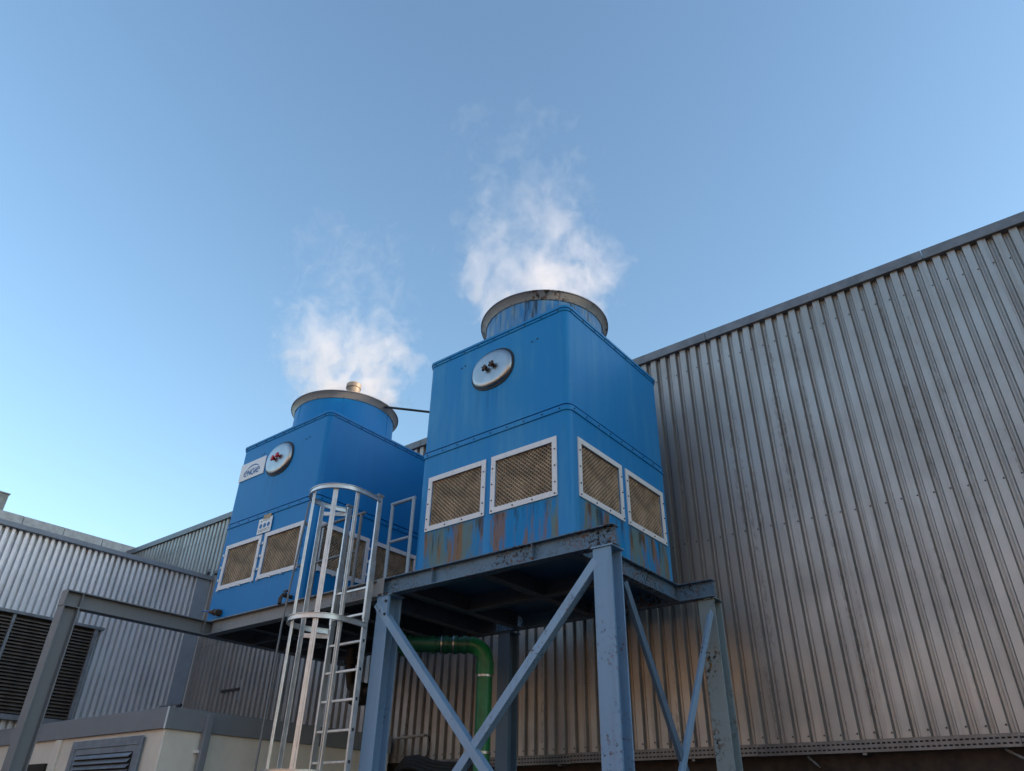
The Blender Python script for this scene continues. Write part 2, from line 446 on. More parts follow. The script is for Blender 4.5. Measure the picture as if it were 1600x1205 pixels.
part('roof', MB().box(XL - 5.1, XL - .02, -5.5, D - .05, ZG - .02, ZG + .03), MAT['roofing'], lh)
part('corner_trim', MB().box(XL - .005, XL + .118, 8.40, 8.72, -H, ZG - .01), MAT['trim'], lh, .004)
yy = 8.80
k = 0
while yy > -5:
    y2 = yy - 3.0
    part('gutter', MB().prism([(0, -.04), (.18, -.04), (.195, .05), (.175, .05), (.165, -.02), (.0, -.02)], (XL, yy - .004 * (k > 0), ZG), (XL, y2, ZG), X, Z), MAT['trim'], lh, .003)
    yy = y2; k += 1
for zz, n in ((1.2, 0), (2.4, 1), (3.6, 2)):
    pass
for k, (ya, dz) in enumerate(((8.62, .10), (8.80, .115))):
    solo('vent_stub', MB().tube([(XL + .10, ya, ZG + dz - .01), (XL + .32, ya - .10, ZG + dz + .02)], .038, 10), MAT['galv'],
         'short grey tube end above the gutter end, ' + ('left of the pair' if k == 0 else 'right of the pair'), 'pipe', (XL + .1, ya, ZG + dz), 'tube ends at the gutter')
# big louvre in the side hall
LY0, LYM, LY1, LZ0, LZ1 = 3.45, 4.99, 6.55, 1.58, 3.26
lv = part('louvre', MB().box(XL - .005, XL + .114, LY0, LY1, LZ0, LZ1), MAT['dark'], lh)
part('frame', MB().box(XL + .03, XL + .215, LY1 - .07, LY1, LZ0, LZ1), MAT['louvreframe'], lv, .004)
part('frame', MB().box(XL + .03, XL + .215, LY0, LY0 + .07, LZ0, LZ1), MAT['louvreframe'], lv, .004)
part('frame', MB().box(XL + .03, XL + .24, LY0 - .06, LY1 + .10, LZ1 - .005, LZ1 + .05), MAT['louvreframe'], lv, .004)
part('frame', MB().box(XL + .03, XL + .225, LY0, LY1, LZ0 - .09, LZ0 - .002), MAT['louvreframe'], lv, .004)
part('mullion', MB().box(XL + .08, XL + .21, LYM - .025, LYM + .025, LZ0, LZ1 - .006), MAT['louvreframe'], lv, .003)
ns = 27
sm = None
for bay, (a, b) in enumerate(((LY0 + .07, LYM - .025), (LYM + .025, LY1 - .07))):
    for k in range(ns):
        z = LZ0 + .03 + k * (LZ1 - LZ0 - .05) / ns
        mb = MB().prism([(0, .045), (.003, .048), (.085, .006), (.085, -.012), (.08, -.012), (.08, .004)], (XL + .118, a, 0), (XL + .118, b, 0), X, Z)
        if k == 0: sm = mb.mesh('slat', MAT['louvre'], (XL, 4, -H), False)
        link('slat', sm, lv, (0, 0, z))

# ------------------------------------------------------------------ far hall behind the left one
XF = -21.0
fh = thing('far_hall', 'distant hall with segmented grey parapet seen over the side hall roof', 'building', (XF, 4, -H))
ZF = .5755 * D / 1.827 / D * 21.0
sl2 = sheet_yz(.135, .065, .008, .085, 8, 2, ZF - .3, MAT['clad'], 'cladding_panel')
y = 8.7 - 8 * .135
while y > -8:
    link('cladding_panel', sl2, fh, (0, y - 4, H)); y -= 8 * .135
part('backing_wall', MB().box(XF - .3, XF - .01, -9, 8.95, -H, ZF - .06), MAT['dark'], fh)
yy = 9.0
while yy > -8:
    y2 = yy - 1.02
    part('parapet_panel', MB().box(XF - .1, XF + .16, y2 + .009, yy, ZF - .24, ZF), MAT['fascia_far'], fh, .008)
    yy = y2
part('parapet_joint', MB().box(XF - .1, XF + .14, -8, 8.98, ZF - .22, ZF - .02), MAT['dark'], fh)
ch = thing('vent_shaft', 'square grey vent shaft standing above the far parapet at the photo edge', 'vent shaft', (XF - .4, 5.2, ZF - .3))
part('shaft', MB().box(XF - .55, XF - .1, 5.08, 5.50, ZF - .3, 7.12), MAT['concrete'], ch, .01)
part('cap', MB().box(XF - .57, XF - .08, 5.06, 5.52, 7.12, 7.15), MAT['concrete'], ch)

# ------------------------------------------------------------------ cream annexe under the left tower
ZA = 1.2
AX, AY = -9.28, 4.92
an = thing('annexe', 'low cream rendered annexe with a grey fascia below the left tower', 'building', (-12, 6.5, -H))
part('wall', MB().box(-15.6, AX - .04, AY + .04, D - .12, -H, ZA - .24), MAT['cream'], an, .01)
def fascia(a, b, front):
    if front: return MB().box(a, b, AY, AY + .10, ZA - .245, ZA)
    return MB().box(AX - .10, AX, a, b, ZA - .245, ZA)
part('fascia', MB().box(-15.6, -12.3, AY, AY + .1, ZA - .245, ZA), MAT['fascia'], an, .006)
part('fascia', MB().box(-12.297, AX, AY, AY + .1, ZA - .245, ZA), MAT['fascia'], an, .006)
part('fascia', MB().box(AX - .1, AX - .001, AY + .101, D - .12, ZA - .246, ZA - .001), MAT['fascia'], an, .006)
part('corner_strip', MB().box(AX - .012, AX + .003, AY - .003, AY + .012, ZA - .25, ZA + .002), MAT['signwhite'], an)
part('roof', MB().box(-15.6, AX - .1, AY + .1, D - .12, ZA - .1, ZA - .03), MAT['roofing'], an)
dr = part('door', MB().box(-11.56, -9.74, AY + .0, AY + .04, -H + .1, .885), MAT['door'], an, .005)
part('frame', MB().box(-11.60, -9.70, AY - .012, AY + .0, .80, .90), MAT['door'], dr, .004)
part('frame', MB().box(-11.60, -11.48, AY - .012, AY + .0, -H + .1, .798), MAT['door'], dr, .004)
part('frame', MB().box(-9.82, -9.70, AY - .012, AY + .0, -H + .1, .798), MAT['door'], dr, .004)
part('backing', MB().box(-11.42, -9.88, AY - .003, AY + .001, -.3, .73), MAT['dark'], dr)
for k in range(14):
    z = .715 - k * .062
    part('slat', MB().prism([(-.004, 0), (-.040, -.036), (-.040, -.046), (-.034, -.046), (-.034, -.038), (-.004, -.008)], (-11.40, AY, z), (-9.90, AY, z), Y, Z), MAT['door'], dr, smooth=False)
part('louvre', MB().box(-13.05, -12.33, AY + .0, AY + .05, -.6, .66), MAT['dark'], an)
part('pilaster', MB().box(-12.20, -12.03, AY - .0, AY + .05, -H, ZA - .25), MAT['cream'], an, .008)
dp = thing('downpipe', 'square grey downpipe on the shaded side of the cream annexe', 'downpipe', (AX, 5.47, -H))
part('pipe', MB().box(AX + .0, AX + .075, 5.43, 5.52, -H, ZA - .04), MAT['fascia'], dp, .006)
for zz in (.72, -.5):
    part('clip', MB().box(AX - .04, AX + .03, 5.395, 5.43, zz, zz + .035), MAT['signwhite'], dp)

# ------------------------------------------------------------------ cooling towers
TW, TD, TZ0, TZS, TZ1 = 2.27, 2.23, 2.5, 4.06, 5.46
def rounded(hx, hy, r, n=6):
    pts = []
    for cx, cy, a0 in ((hx - r, -hy + r, -90), (hx - r, hy - r, 0), (-hx + r, hy - r, 90), (-hx + r, -hy + r, 180)):
        for i in range(n + 1):
            a = math.radians(a0 + 90 * i / n); pts.append((cx + r * math.cos(a), cy + r * math.sin(a)))
    return pts
def skin(mb, rings):
    """rings of (outline, z) joined upwards"""
    n = len(mb.v); k = len(rings[0][0])
    for out, z in rings: mb.v += [(x, y, z) for x, y in out]
    for i in range(len(rings) - 1):
        for j in range(k):
            j2 = (j + 1) % k; mb.f.append((n + i * k + j, n + i * k + j2, n + (i + 1) * k + j2, n + (i + 1) * k + j))
    return n, k
GZ0, GZ1 = .545, 1.13            # grille opening, above the deck
GX = ((-.91, -.10), (.10, .91))  # openings along a side
def lower_casing():
    mb = MB(); hx, hy, r = TW / 2, TD / 2, .085
    zs = TZS - TZ0
    # corner quarters
    out = rounded(hx, hy, r); n = 7
    for c in range(4):
        q = out[c * n:(c + 1) * n]; b = len(mb.v)
        for z in (0, zs - .075):
            mb.v += [(x, y, z) for x, y in q]
        for i in range(n - 1): mb.f.append((b + i, b + i + 1, b + n + i + 1, b + n + i))
    # flat sides with two openings each
    for side in range(4):
        L = (hx if side % 2 == 0 else hy) - r; off = hy if side % 2 == 0 else hx
        us = [-L] + [u for g in GX for u in g] + [L]; zz = [0, GZ0, GZ1, zs - .075]
        def P(u, d, z):
            return ((u, -off + d, z), (off - d, u, z), (-u, off - d, z), (-off + d, -u, z))[side]
        for i in range(5):
            for j in range(3):
                if j == 1 and i in (1, 3):
                    a, b2 = us[i], us[i + 1]
                    for (u0, z0, u1, z1) in ((a, zz[1], b2, zz[1]), (b2, zz[1], b2, zz[2]), (b2, zz[2], a, zz[2]), (a, zz[2], a, zz[1])):
                        mb.quad(P(u0, 0, z0), P(u0, .09, z0), P(u1, .09, z1), P(u1, 0, z1))
                    continue
                mb.quad(P(us[i], 0, zz[j]), P(us[i + 1], 0, zz[j]), P(us[i + 1], 0, zz[j + 1]), P(us[i], 0, zz[j + 1]))
    # turned-out flange at the top
    o1 = rounded(hx, hy, r); o2 = rounded(hx + .014, hy + .014, r + .014); o3 = rounded(hx - .1, hy - .1, r)
    skin(mb, [(o1, zs - .075), (o2, zs - .072), (o2, zs - .012), (o1, zs - .010), (o1, zs - .004), (o3, zs - .004)])
    return mb
def upper_casing():
    mb = MB(); hx, hy, r = TW / 2, TD / 2, .085
    a, b = TZS - TZ0, TZ1 - TZ0
    o0 = rounded(hx - .1, hy - .1, r); o1 = rounded(hx + .012, hy + .012, r + .012); o2 = rounded(hx - .002, hy - .002, r)
    skin(mb, [(o0, a + .004), (o1, a + .004), (o1, a + .016), (o2, a + .022), (o2, b - .085), (rounded(hx + .010, hy + .010, r + .01), b - .082), (rounded(hx + .010, hy + .010, r + .01), b - .052), (o2, b - .05)])
    return mb
def top_cover():
    mb = MB(); hx, hy, r = TW / 2, TD / 2, .085; b = TZ1 - TZ0
    big = rounded(hx + .020, hy + .020, r + .02)
    n, k = skin(mb, [(rounded(hx - .03, hy - .03, r), b - .047), (big, b - .047), (big, b - .016), (rounded(hx - .0, hy - .0, r), b), (rounded(hx - .12, hy - .12, r), b + .02)])
    mb.f.append(tuple(n + 4 * k + j for j in range(k)))
    return mb
def sidepoint(side, u, d, z):
    hx, hy = TW / 2, TD / 2; off = hy if side % 2 == 0 else hx
    return Vector(((u, -off - d, z), (off + d, u, z), (-u, off + d, z), (-off - d, -u, z))[side])
def sidevec(side): return (Vector((1, 0, 0)), Vector((0, 1, 0)), Vector((-1, 0, 0)), Vector((0, -1, 0)))[side]
def sidenrm(side): return (Vector((0, -1, 0)), Vector((1, 0, 0)), Vector((0, 1, 0)), Vector((-1, 0, 0)))[side]
def local(mb):     # to upright frame coordinates u,z with -y outwards
    return mb
# grille meshes are drawn for the front side (u = x, outwards = -y) about the opening's middle
GW, GH = GX[0][1] - GX[0][0], GZ1 - GZ0
def frame_mesh():
    w = .058; a, b = GW / 2, GH / 2; mb = MB()
    y0, y1 = -.016, -.002
    mb.box(-a - w, a + w, y0, y1, b - .004, b + w); mb.box(-a - w, a + w, y0, y1, -b - w, -b + .004)
    mb.box(-a - w, -a + .004, y0 + .001, y1, -b + .004, b - .004); mb.box(a - .004, a + w, y0 + .001, y1, -b + .004, b - .004)
    return mb
def infill_mesh():
    """honeycomb drift filter: mirrored zigzag strips standing on edge"""
    mb = MB(); nx, nz = 30, 24; px, pz = GW / nx, GH / nz
    for i in range(nx + 1):
        for j in range(nz):
            sgn = 1 if (i + j) % 2 == 0 else -1
            xa = -GW / 2 + i * px + sgn * px * .44; xb = -GW / 2 + i * px - sgn * px * .44
            za = -GH / 2 + j * pz; zb = za + pz
            xa, xb = (min(max(q, -GW / 2), GW / 2) for q in (xa, xb))
            y0, y1 = .012, .055
            t = .0042
            mb.quad((xa - t, y0, za), (xb - t, y0, zb), (xb + t, y0, zb), (xa + t, y0, za))
            mb.quad((xa - t, y0, za), (xa - t, y1, za), (xb - t, y1, zb), (xb - t, y0, zb))
            mb.quad((xa + t, y0, za), (xb + t, y0, zb), (xb + t, y1, zb), (xa + t, y1, za))
    return mb
def bolt_mesh(r=.011, h=.012):
    mb = MB(); n = 0
    for rr, yy in ((r, 0), (r, -h * .6), (r * .55, -h)):
        for a in range(8): mb.v.append((rr * math.cos(a * math.pi / 4), yy, rr * math.sin(a * math.pi / 4)))
    for l in (0, 1):
        for a in range(8): mb.f.append((l * 8 + a, l * 8 + (a + 1) % 8, l * 8 + 8 + (a + 1) % 8, l * 8 + 8 + a))
    mb.f.append(tuple(16 + a for a in range(8)))
    return mb
ME_FRAME = frame_mesh().mesh('grille_frame', MAT['white'])
ME_INF = infill_mesh().mesh('infill', MAT['tan'], smooth=False)
ME_BACK = MB().quad((-GW / 2, .075, -GH / 2), (GW / 2, .075, -GH / 2), (GW / 2, .075, GH / 2), (-GW / 2, .075, GH / 2)).mesh('backing', MAT['dark'])
ME_BOLT = bolt_mesh().mesh('bolt', MAT['bolt'])
ME_SBOLT = bolt_mesh(.009, .01).mesh('bolt', MAT['bolt'])
ME_CLIP = MB().box(-.011, .011, -.024, 0, -.017, .017).mesh('clip', MAT['white'])
def hatch_outline(a, b, k=40, e=2.25):
    pts = []
    for i in range(k):
        t = 2 * math.pi * i / k; c, s = math.cos(t), math.sin(t)
        pts.append((a * math.copysign(abs(c) ** (2 / e), c), b * math.copysign(abs(s) ** (2 / e), s)))
    return pts
def hatch_rings(rings, cz):
    mb = MB(); k = 40
    for a, b, y in rings:
        mb.v += [(x, -TD / 2 - y, cz + z) for x, z in hatch_outline(a, b)]
    for i in range(len(rings) - 1):
        for j in range(k):
            j2 = (j + 1) % k; mb.f.append((i * k + j, i * k + j2, (i + 1) * k + j2, (i + 1) * k + j))
    mb.f.append(tuple((len(rings) - 1) * k + j for j in range(k)))
    return mb
def star_knob():
    mb = MB(); k = 20
    for yy, sc in ((0, .45), (-.03, .45), (-.03, 1.), (-.055, 1.), (-.062, .7)):
        for i in range(k):
            r = (.046 if (i % 4) in (0, 1) else .029) * sc if sc > .5 else .046 * sc
            t = 2 * math.pi * i / k; mb.v.append((r * math.cos(t), yy, r * math.sin(t)))
    for l in range(4):
        for i in range(k): mb.f.append((l * k + i, l * k + (i + 1) % k, (l + 1) * k + (i + 1) % k, (l + 1) * k + i))
    mb.f.append(tuple(4 * k + i for i in range(k)))
    return mb
RZ = 6.20                       # top of the fan rings
def lpart(name, mb, mat, parent, bev=0, smooth=True, kind=None):
    o = link(name, mb.mesh(name, mat, (0, 0, 0), smooth), parent)
    if bev: bevel(o, bev)
    if kind: o['kind'] = kind
    return o
def tower(cx, cyy, label, blue, knob, ringR, is_new):
    t = thing('cooling_tower', label, 'cooling tower', (cx, cyy, TZ0), 'blue cooling towers')
    lc = lpart('lower_casing', lower_casing(), blue, t)
    uc = lpart('upper_casing', upper_casing(), blue, t)
    tc = lpart('top_cover', top_cover(), blue, t)
    for side in range(4):
        for gx in GX:
            um = (gx[0] + gx[1]) / 2; zm = (GZ0 + GZ1) / 2
            g = link('intake_grille', ME_FRAME, t, sidepoint(side, um, 0, zm)); g.rotation_euler.z = math.pi / 2 * side
            f = link('infill', ME_INF, g); f['kind'] = 'stuff'
            link('backing', ME_BACK, g)
            if side in (0, 1):
                for (bu, bz) in ([(q, -GH / 2 - .03) for q in (-GW / 2 - .03, -GW / 6, GW / 6, GW / 2 + .03)] +
                                 [(s_ * (GW / 2 + .034), q) for s_ in (-1, 1) for q in (-GH / 3, 0, GH / 3)]):
                    if is_new and abs(bz + GH / 2 + .03) < .01: link('clip', ME_CLIP, g, (bu, -.010, bz - .03))
                    elif is_new: link('clip', ME_CLIP, g, (bu + math.copysign(.028, bu), -.008, bz))
                    else: link('bolt', ME_SBOLT, g, (bu, -.016, bz))
    # flange bolts on the two sides in view
    for side in (0, 1):
        for k in range(9):
            u = -1.02 + 2.04 * k / 8
            for zz, d, own in ((TZS - TZ0 - .042, .014, lc), (TZ1 - TZ0 - .067, .010, uc)):
                b = link('bolt', ME_SBOLT, own, sidepoint(side, u + rnd.uniform(-.01, .01), d, zz)); b.rotation_euler.z = math.pi / 2 * side
    for side, us in ((0, (-.42, -.36, .62, .70)),):
        for k, u in enumerate(us):
            b = link('bolt', ME_SBOLT, uc, sidepoint(side, u - .12 if u < 0 else u, 0, TZ1 - TZ0 - (.36 if u > 0 else .30) + .012 * (k % 2)))
    # hatch
    cz = 4.935 - TZ0
    h = lpart('access_hatch', hatch_rings([(.346, .282, -.003), (.346, .282, .010), (.326, .262, .014)], cz), MAT['rubber'], t)
    cov = lpart('cover', hatch_rings([(.322, .258, .012), (.322, .258, .020), (.315, .251, .034), (.302, .238, .046), (.28, .218, .055), (.25, .19, .058), (.05, .04, .060)], cz), MAT['steelbright'], h)
    for k, (dx, dz) in enumerate(((-.055, -.01), (.055, .012))):
        kn = lpart('knob', star_knob(), knob, h); kn.location = (dx, -TD / 2 - .058, cz + dz); kn.rotation_euler.y = .4 * k
    # fan ring
    zt = RZ - TZ0; zb = TZ1 - TZ0 + .018
    R0 = ringR - .085
    fr = lpart('fan_ring', MB().lathe((0, 0, 0), [(R0 + .075, zb), (R0 + .03, zb + .10), (R0 + .006, zb + .25), (R0, zt - .105), (R0 - .01, zt - .105), (R0 - .01, zb)], 72), blue if is_new else MAT['ring_blue'], t)
    lpart('rim', MB().lathe((0, 0, 0), [(R0 + .001, zt - .11), (R0 + .012, zt - .11), (R0 + .03, zt - .06), (R0 + .075, zt - .012), (R0 + .085, zt - .012), (R0 + .085, zt), (R0 + .07, zt + .002), (R0 - .004, zt - .04), (R0 - .004, zt - .11)], 72), MAT['ring_pale'] if is_new else MAT['ring'], fr)
    for k in range(24):
        a = 2 * math.pi * k / 24 + .07
        b = link('bolt', ME_SBOLT, fr, ((R0 + .012) * math.cos(a), (R0 + .012) * math.sin(a), zt - .093)); b.rotation_euler.z = a + math.pi / 2
    for k in range(6):
        a = 2 * math.pi * k / 6 + .35
        lpart('seam_strip', MB().prism(rect(.02, .014), (R0 * math.cos(a), R0 * math.sin(a), zb + .25), (R0 * math.cos(a), R0 * math.sin(a), zt - .11),
              Vector((-math.sin(a), math.cos(a), 0)), Vector((math.cos(a), math.sin(a), 0))), blue if is_new else MAT['ring_blue'], fr)
    fn = lpart('fan_hub', MB().lathe((0, 0, 0), [(.01, zt - .18), (.16, zt - .20), (.16, zt - .36), (.01, zt - .38)], 20), MAT['galv'], t)
    for k in range(6):
        a = 2 * math.pi * k / 6
        d = Vector((math.cos(a), math.sin(a), 0)); pv = Vector((-math.sin(a), math.cos(a), .35)).normalized()
        lpart('blade', MB().ribbon([d * .14 + Z * (zt - .28), d * .5 + Z * (zt - .28), d * (R0 - .03) + Z * (zt - .28)], pv, .17, Vector((0, 0, 1)), .012), MAT['galv'], fn)
    for k in range(2):
        a = math.pi / 2 * k + .4
        d = Vector((math.cos(a), math.sin(a), 0))
        lpart('fan_support', MB().tube([d * -(R0 - .02) + Z * (zt - .45), d * (R0 - .02) + Z * (zt - .45)], .035, 8), MAT['galv'], t)
    return t
def ring_blue():
    t = NT('ring_blue_streaked'); p = t.obj(); x, y, z = t.sep(p)
    s = t.noise(t.vmul(p, (1., 1., .12)), 7., 4., .65); s2 = t.noise(t.vmul(p, (1., 1., .15)), 17., 4., .6)
    c = t.mix(t.ramp(s2, .35, .7), (.02, .18, .45), (.16, .27, .36))
    c = t.mix(t.ramp(s, .53, .66, 0., .95), c, (.02, .024, .026))
    return t.out(c, .5)
MAT['ring_blue'] = ring_blue()
T1 = (-5.0, 6.915); T2 = (-9.39, 6.915)
t1 = tower(*T1, 'faded blue cooling tower with rust-stained base on blue steel legs', MAT['blue_old'], MAT['rustknob'], .925, False)
t2 = tower(*T2, 'deep blue cooling tower with a white company sign, behind the ladder cage', MAT['blue_new'], MAT['red'], .94, True)
# motor stub standing out of the left ring
ms = thing('motor_stub', 'small grey capped stub above the rim of the deep blue tower', 'motor', (-8.905, 6.635, RZ - .4))
part('body', MB().lathe((-8.905, 6.635, RZ), [(.115, -.45), (.115, .27), (.10, .27), (.0, .27)], 28), MAT['motor'], ms)
part('cap', MB().lathe((-8.905, 6.635, RZ), [(.11, .265), (.128, .265), (.128, .345), (.115, .355), (.001, .357)], 28), MAT['motor'], ms)

# stay rod from the left ring to the wall
solo('stay_rod', MB().tube([(-8.48, 7.02, RZ - .06), (-7.2, D - .05, RZ + .02)], .022, 8), MAT['bolt'],
     'thin dark rod from the left fan ring towards the wall', 'rod', (-8.4, 7.05, RZ - .1))

# ------------------------------------------------------------------ signs on the left tower
YS = 6.915 - TD / 2
def stroke(mb, pts, w, y):
    """flat lettering stroke in the x-z plane"""
    n = len(pts); out = []
    for i in range(n):
        a = Vector(pts[max(i - 1, 0)]); b = Vector(pts[min(i + 1, n - 1)]); d = (b - a).normalized(); q = Vector((-d.y, d.x)) * (w / 2)
        out.append((Vector(pts[i]) + q, Vector(pts[i]) - q))
    for i in range(n - 1):
        (a, b), (c, d) = out[i], out[i + 1]
        k = len(mb.v)
        for p in (a, b, d, c): mb.v.append((p.x, y, p.y))
        for p in (a, b, d, c): mb.v.append((p.x, y + .003, p.y))
        mb.f += [(k, k + 1, k + 2, k + 3), (k, k + 4, k + 5, k + 1), (k + 3, k + 2, k + 6, k + 7)]
    return mb
def arc(cx, cz, rx, rz, a0, a1, n=14):
    return [(cx + rx * math.cos(math.radians(a0 + (a1 - a0) * i / n)), cz + rz * math.sin(math.radians(a0 + (a1 - a0) * i / n))) for i in range(n + 1)]
sx0, sx1, sz0, sz1 = -10.47, -9.785, 4.795, 5.11
sg = thing('company_sign', 'white sign with blue arc and lettering on the deep blue tower', 'sign', ((sx0 + sx1) / 2, YS, sz0))
part('plate', MB().box(sx0, sx1, YS - .012, YS - .001, sz0, sz1), MAT['signwhite'], sg, .002)
lt = MB(); ys = YS - .0155; cz = 4.905; h = .062; w = .021
x = sx0 + .175
def e_letter(cx): 
    stroke(lt, [(cx - .040, cz + .006), (cx + .040, cz + .006)] , w * .8, ys)
    stroke(lt, arc(cx, cz, .044, .044, 8, 310), w, ys)
def centre(off): return sx0 + .13 + off
e_letter(centre(.05))
xn = centre(.118); stroke(lt, [(xn, cz - .046), (xn, cz + .030), (xn + .006, cz + .044)], w, ys); stroke(lt, [(xn + .002, cz + .042), (xn + .062, cz - .040)], w, ys); stroke(lt, [(xn + .064, cz - .046), (xn + .064, cz + .046)], w, ys)
xg = centre(.246); stroke(lt, arc(xg, cz, .046, .046, 45, 345), w, ys); stroke(lt, [(xg + .046, cz - .012), (xg + .046, cz + .0), (xg + .006, cz + .0)], w * .85, ys)
xi = centre(.316); stroke(lt, [(xi, cz - .046), (xi, cz + .024)], w, ys); stroke(lt, [(xi, cz + .036), (xi, cz + .054)], w, ys)
e_letter(centre(.384))
part('lettering', lt, MAT['signblue'], sg, smooth=False)
# swoosh: tapering crescent
ar = MB(); nA = 24; ca = (centre(.235), cz - .04)
for i in range(nA):
    def sw(q):
        a = math.radians(152 - 112 * q); th = .026 * math.sin(math.pi * min(1, q * 1.0)) ** .8 + .002
        ro = .20; return [(ca[0] + (ro + s_ * th / 2) * 1.08 * math.cos(a), ca[1] + (ro + s_ * th / 2) * .80 * math.sin(a)) for s_ in (1, -1)]
    (a, b), (c, d) = sw(i / nA), sw((i + 1) / nA)
    ar.quad((a[0], ys, a[1]), (b[0], ys, b[1]), (d[0], ys, d[1]), (c[0], ys, c[1]))
part('arc', ar, MAT['signblue'], sg, smooth=False)
# safety notice
nx0, nx1, nz0, nz1 = -9.575, -9.235, 3.705, 3.945
nt = thing('safety_notice', 'small white notice with three blue discs taped above the grilles', 'notice', ((nx0 + nx1) / 2, YS, nz0))
part('plate', MB().box(nx0, nx1, YS - .020, YS - .016, nz0, nz1), MAT['signwhite'], nt)
for k in range(3):
    cx = nx0 + .075 + k * .095; 
    d = MB(); d.v = [(cx + .036 * math.cos(a * math.pi / 10), YS - .0225, 3.825 + .036 * math.sin(a * math.pi / 10)) for a in range(20)]; d.f = [tuple(range(20))]
    part('disc', d, MAT['signblue'], nt, smooth=False)
tx = MB()
for k in range(2):
    for q in range(6):
        xa = nx0 + .03 + q * .048; tx.box(xa, xa + .034 + .008 * (q % 2), YS - .0222, YS - .0204, 3.735 + k * .025, 3.745 + k * .025)
for q in range(4): tx.box(nx0 + .05 + q * .06, nx0 + .09 + q * .06, YS - .0222, YS - .0204, 3.895 + .006 * (q % 2), 3.912)
part('print', tx, MAT['fascia'], nt, smooth=False)
part('tape', MB().box(nx0 + .11, nx1 - .04, YS - .0255, YS - .0235, nz1 - .015, nz1 + .05), MAT['tape'], nt)

# ------------------------------------------------------------------ blue steel legs and deck of the right tower
fr = thing('tower_stand', 'blue-grey steel stand with cross braces under the faded tower', 'stand', (-4.96, 6.9, -H))
CY0, CY1 = 5.80, 8.04
CXR, CXL = -3.47, -6.46
colI = I_prof(.2, .2, .012, .016)
def column(x, y, mat, z1=2.30):
    c = part('column', MB().prism(colI, (x, y, -H), (x, y, z1 - .014), Y, X), mat, fr, .003)
    part('cap_plate', MB().box(x - .115, x + .125, y - .115, y + .115, z1 - .014, z1 - .001), mat, c)
    part('base_plate', MB().box(x - .16, x + .16, y - .16, y + .16, -H, -H + .02), mat, c)
    return c
column(CXR, CY0, MAT['steel']); column(CXL, CY0, MAT['steel'])
column(CXR, CY1, MAT['steel_green']); column(CXL, CY1, MAT['steel_back'])
bI = I_prof(.2, .12, .010, .012)
BY = 5.752
def beam(name, p0, p1, mat, own, prof=bI, bev=.002):
    d = (Vector(p1) - Vector(p0)).normalized(); side = Z.cross(d)
    return part(name, MB().prism(prof, p0, p1, Z, side), mat, own, bev)
beam('beam', (-6.59, BY, 2.40), (-3.335, BY, 2.40), MAT['steel_beam'], fr)
beam('beam', (-6.59, 7.945, 2.401), (-3.345, 7.945, 2.401), MAT['steel_beam'], fr)
beam('beam', (-3.82, BY + .061, 2.399), (-3.82, 7.884, 2.399), MAT['steel_beam'], fr)
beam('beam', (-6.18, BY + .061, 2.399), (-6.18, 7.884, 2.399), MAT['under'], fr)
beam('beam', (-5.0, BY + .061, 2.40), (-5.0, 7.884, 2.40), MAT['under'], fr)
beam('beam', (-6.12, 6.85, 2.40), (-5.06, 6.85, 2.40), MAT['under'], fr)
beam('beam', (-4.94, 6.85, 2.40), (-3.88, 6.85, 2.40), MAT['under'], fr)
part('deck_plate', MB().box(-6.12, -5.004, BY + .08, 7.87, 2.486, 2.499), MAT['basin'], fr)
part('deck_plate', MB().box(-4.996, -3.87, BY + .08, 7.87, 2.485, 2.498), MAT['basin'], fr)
for xx in (-4.3, -5.7):
    part('stiffener', MB().box(xx - .006, xx + .006, BY - .055, BY - .006, 2.312, 2.488), MAT['steel_beam'], fr)
# braces (angles)
def brace(p0, p1, out, mat, a=.075, own=fr):
    p0, p1, out = Vector(p0), Vector(p1), Vector(out)
    d = (p1 - p0).normalized(); s_ = out.cross(d).normalized()
    return part('brace', MB().prism([(-a / 2, 0), (a / 2, 0), (a / 2, a), (a / 2 - .008, a), (a / 2 - .008, .008), (-a / 2, .008)], p0, p1, s_, -out), mat, own, .0015)
def ext(p, q, k): p, q = Vector(p), Vector(q); return p + (q - p) * k
pa, pb = (-6.57, 5.686, 2.21), (-4.827, 5.686, .439)
brace(pa, ext(pa, pb, 1.75), (0, -1, 0), MAT['steel_brace'], .085)
pa, pb = (-3.60, 5.697, 2.115), (-5.178, 5.697, .449)
brace(ext(pa, pb, -.035), ext(pa, pb, 1.90), (0, -1, 0), MAT['steel_brace'], .085)
pa, pb = (-3.372, 5.95, 2.00), (-3.372, 6.858, .475)
brace(pa, ext(pa, pb, 2.0), (1, 0, 0), MAT['steel_back'], .08)
pa, pb = (-3.36, 7.80, 2.07), (-3.36, 6.755, .469)
brace(ext(pa, pb, -.03), ext(pa, pb, 1.85), (1, 0, 0), MAT['steel_brace'], .075)

ME_HEX = bolt_mesh(.017, .02).mesh('bolt', MAT['bolt'])
def gusset(pts, y, mat, bolts):
    m = MB(); n = len(pts)
    m.v = [(x, y, z) for x, z in pts] + [(x, y + .008, z) for x, z in pts]
    m.f = [tuple(range(n)), tuple(range(n, 2 * n))[::-1]] + [(i, n + i, n + (i + 1) % n, (i + 1) % n) for i in range(n)]
    g = part('gusset_plate', m, mat, fr)
    for x, z in bolts: link('bolt', ME_HEX, g, (x - fr['org'][0], y - .001 - fr['org'][1], z - fr['org'][2]))
gusset([(-6.56, 2.28), (-6.37, 2.28), (-6.37, 2.02), (-6.56, 2.12)], 5.6895, MAT['steel'], [(-6.40, 2.22), (-6.40, 2.07)])
0 and gusset([(-5.10, .52), (-4.90, .70), (-4.72, .52), (-4.90, .36)], 5.6985, MAT['steel_beam'], [(-4.80, .53), (-5.02, .53)])
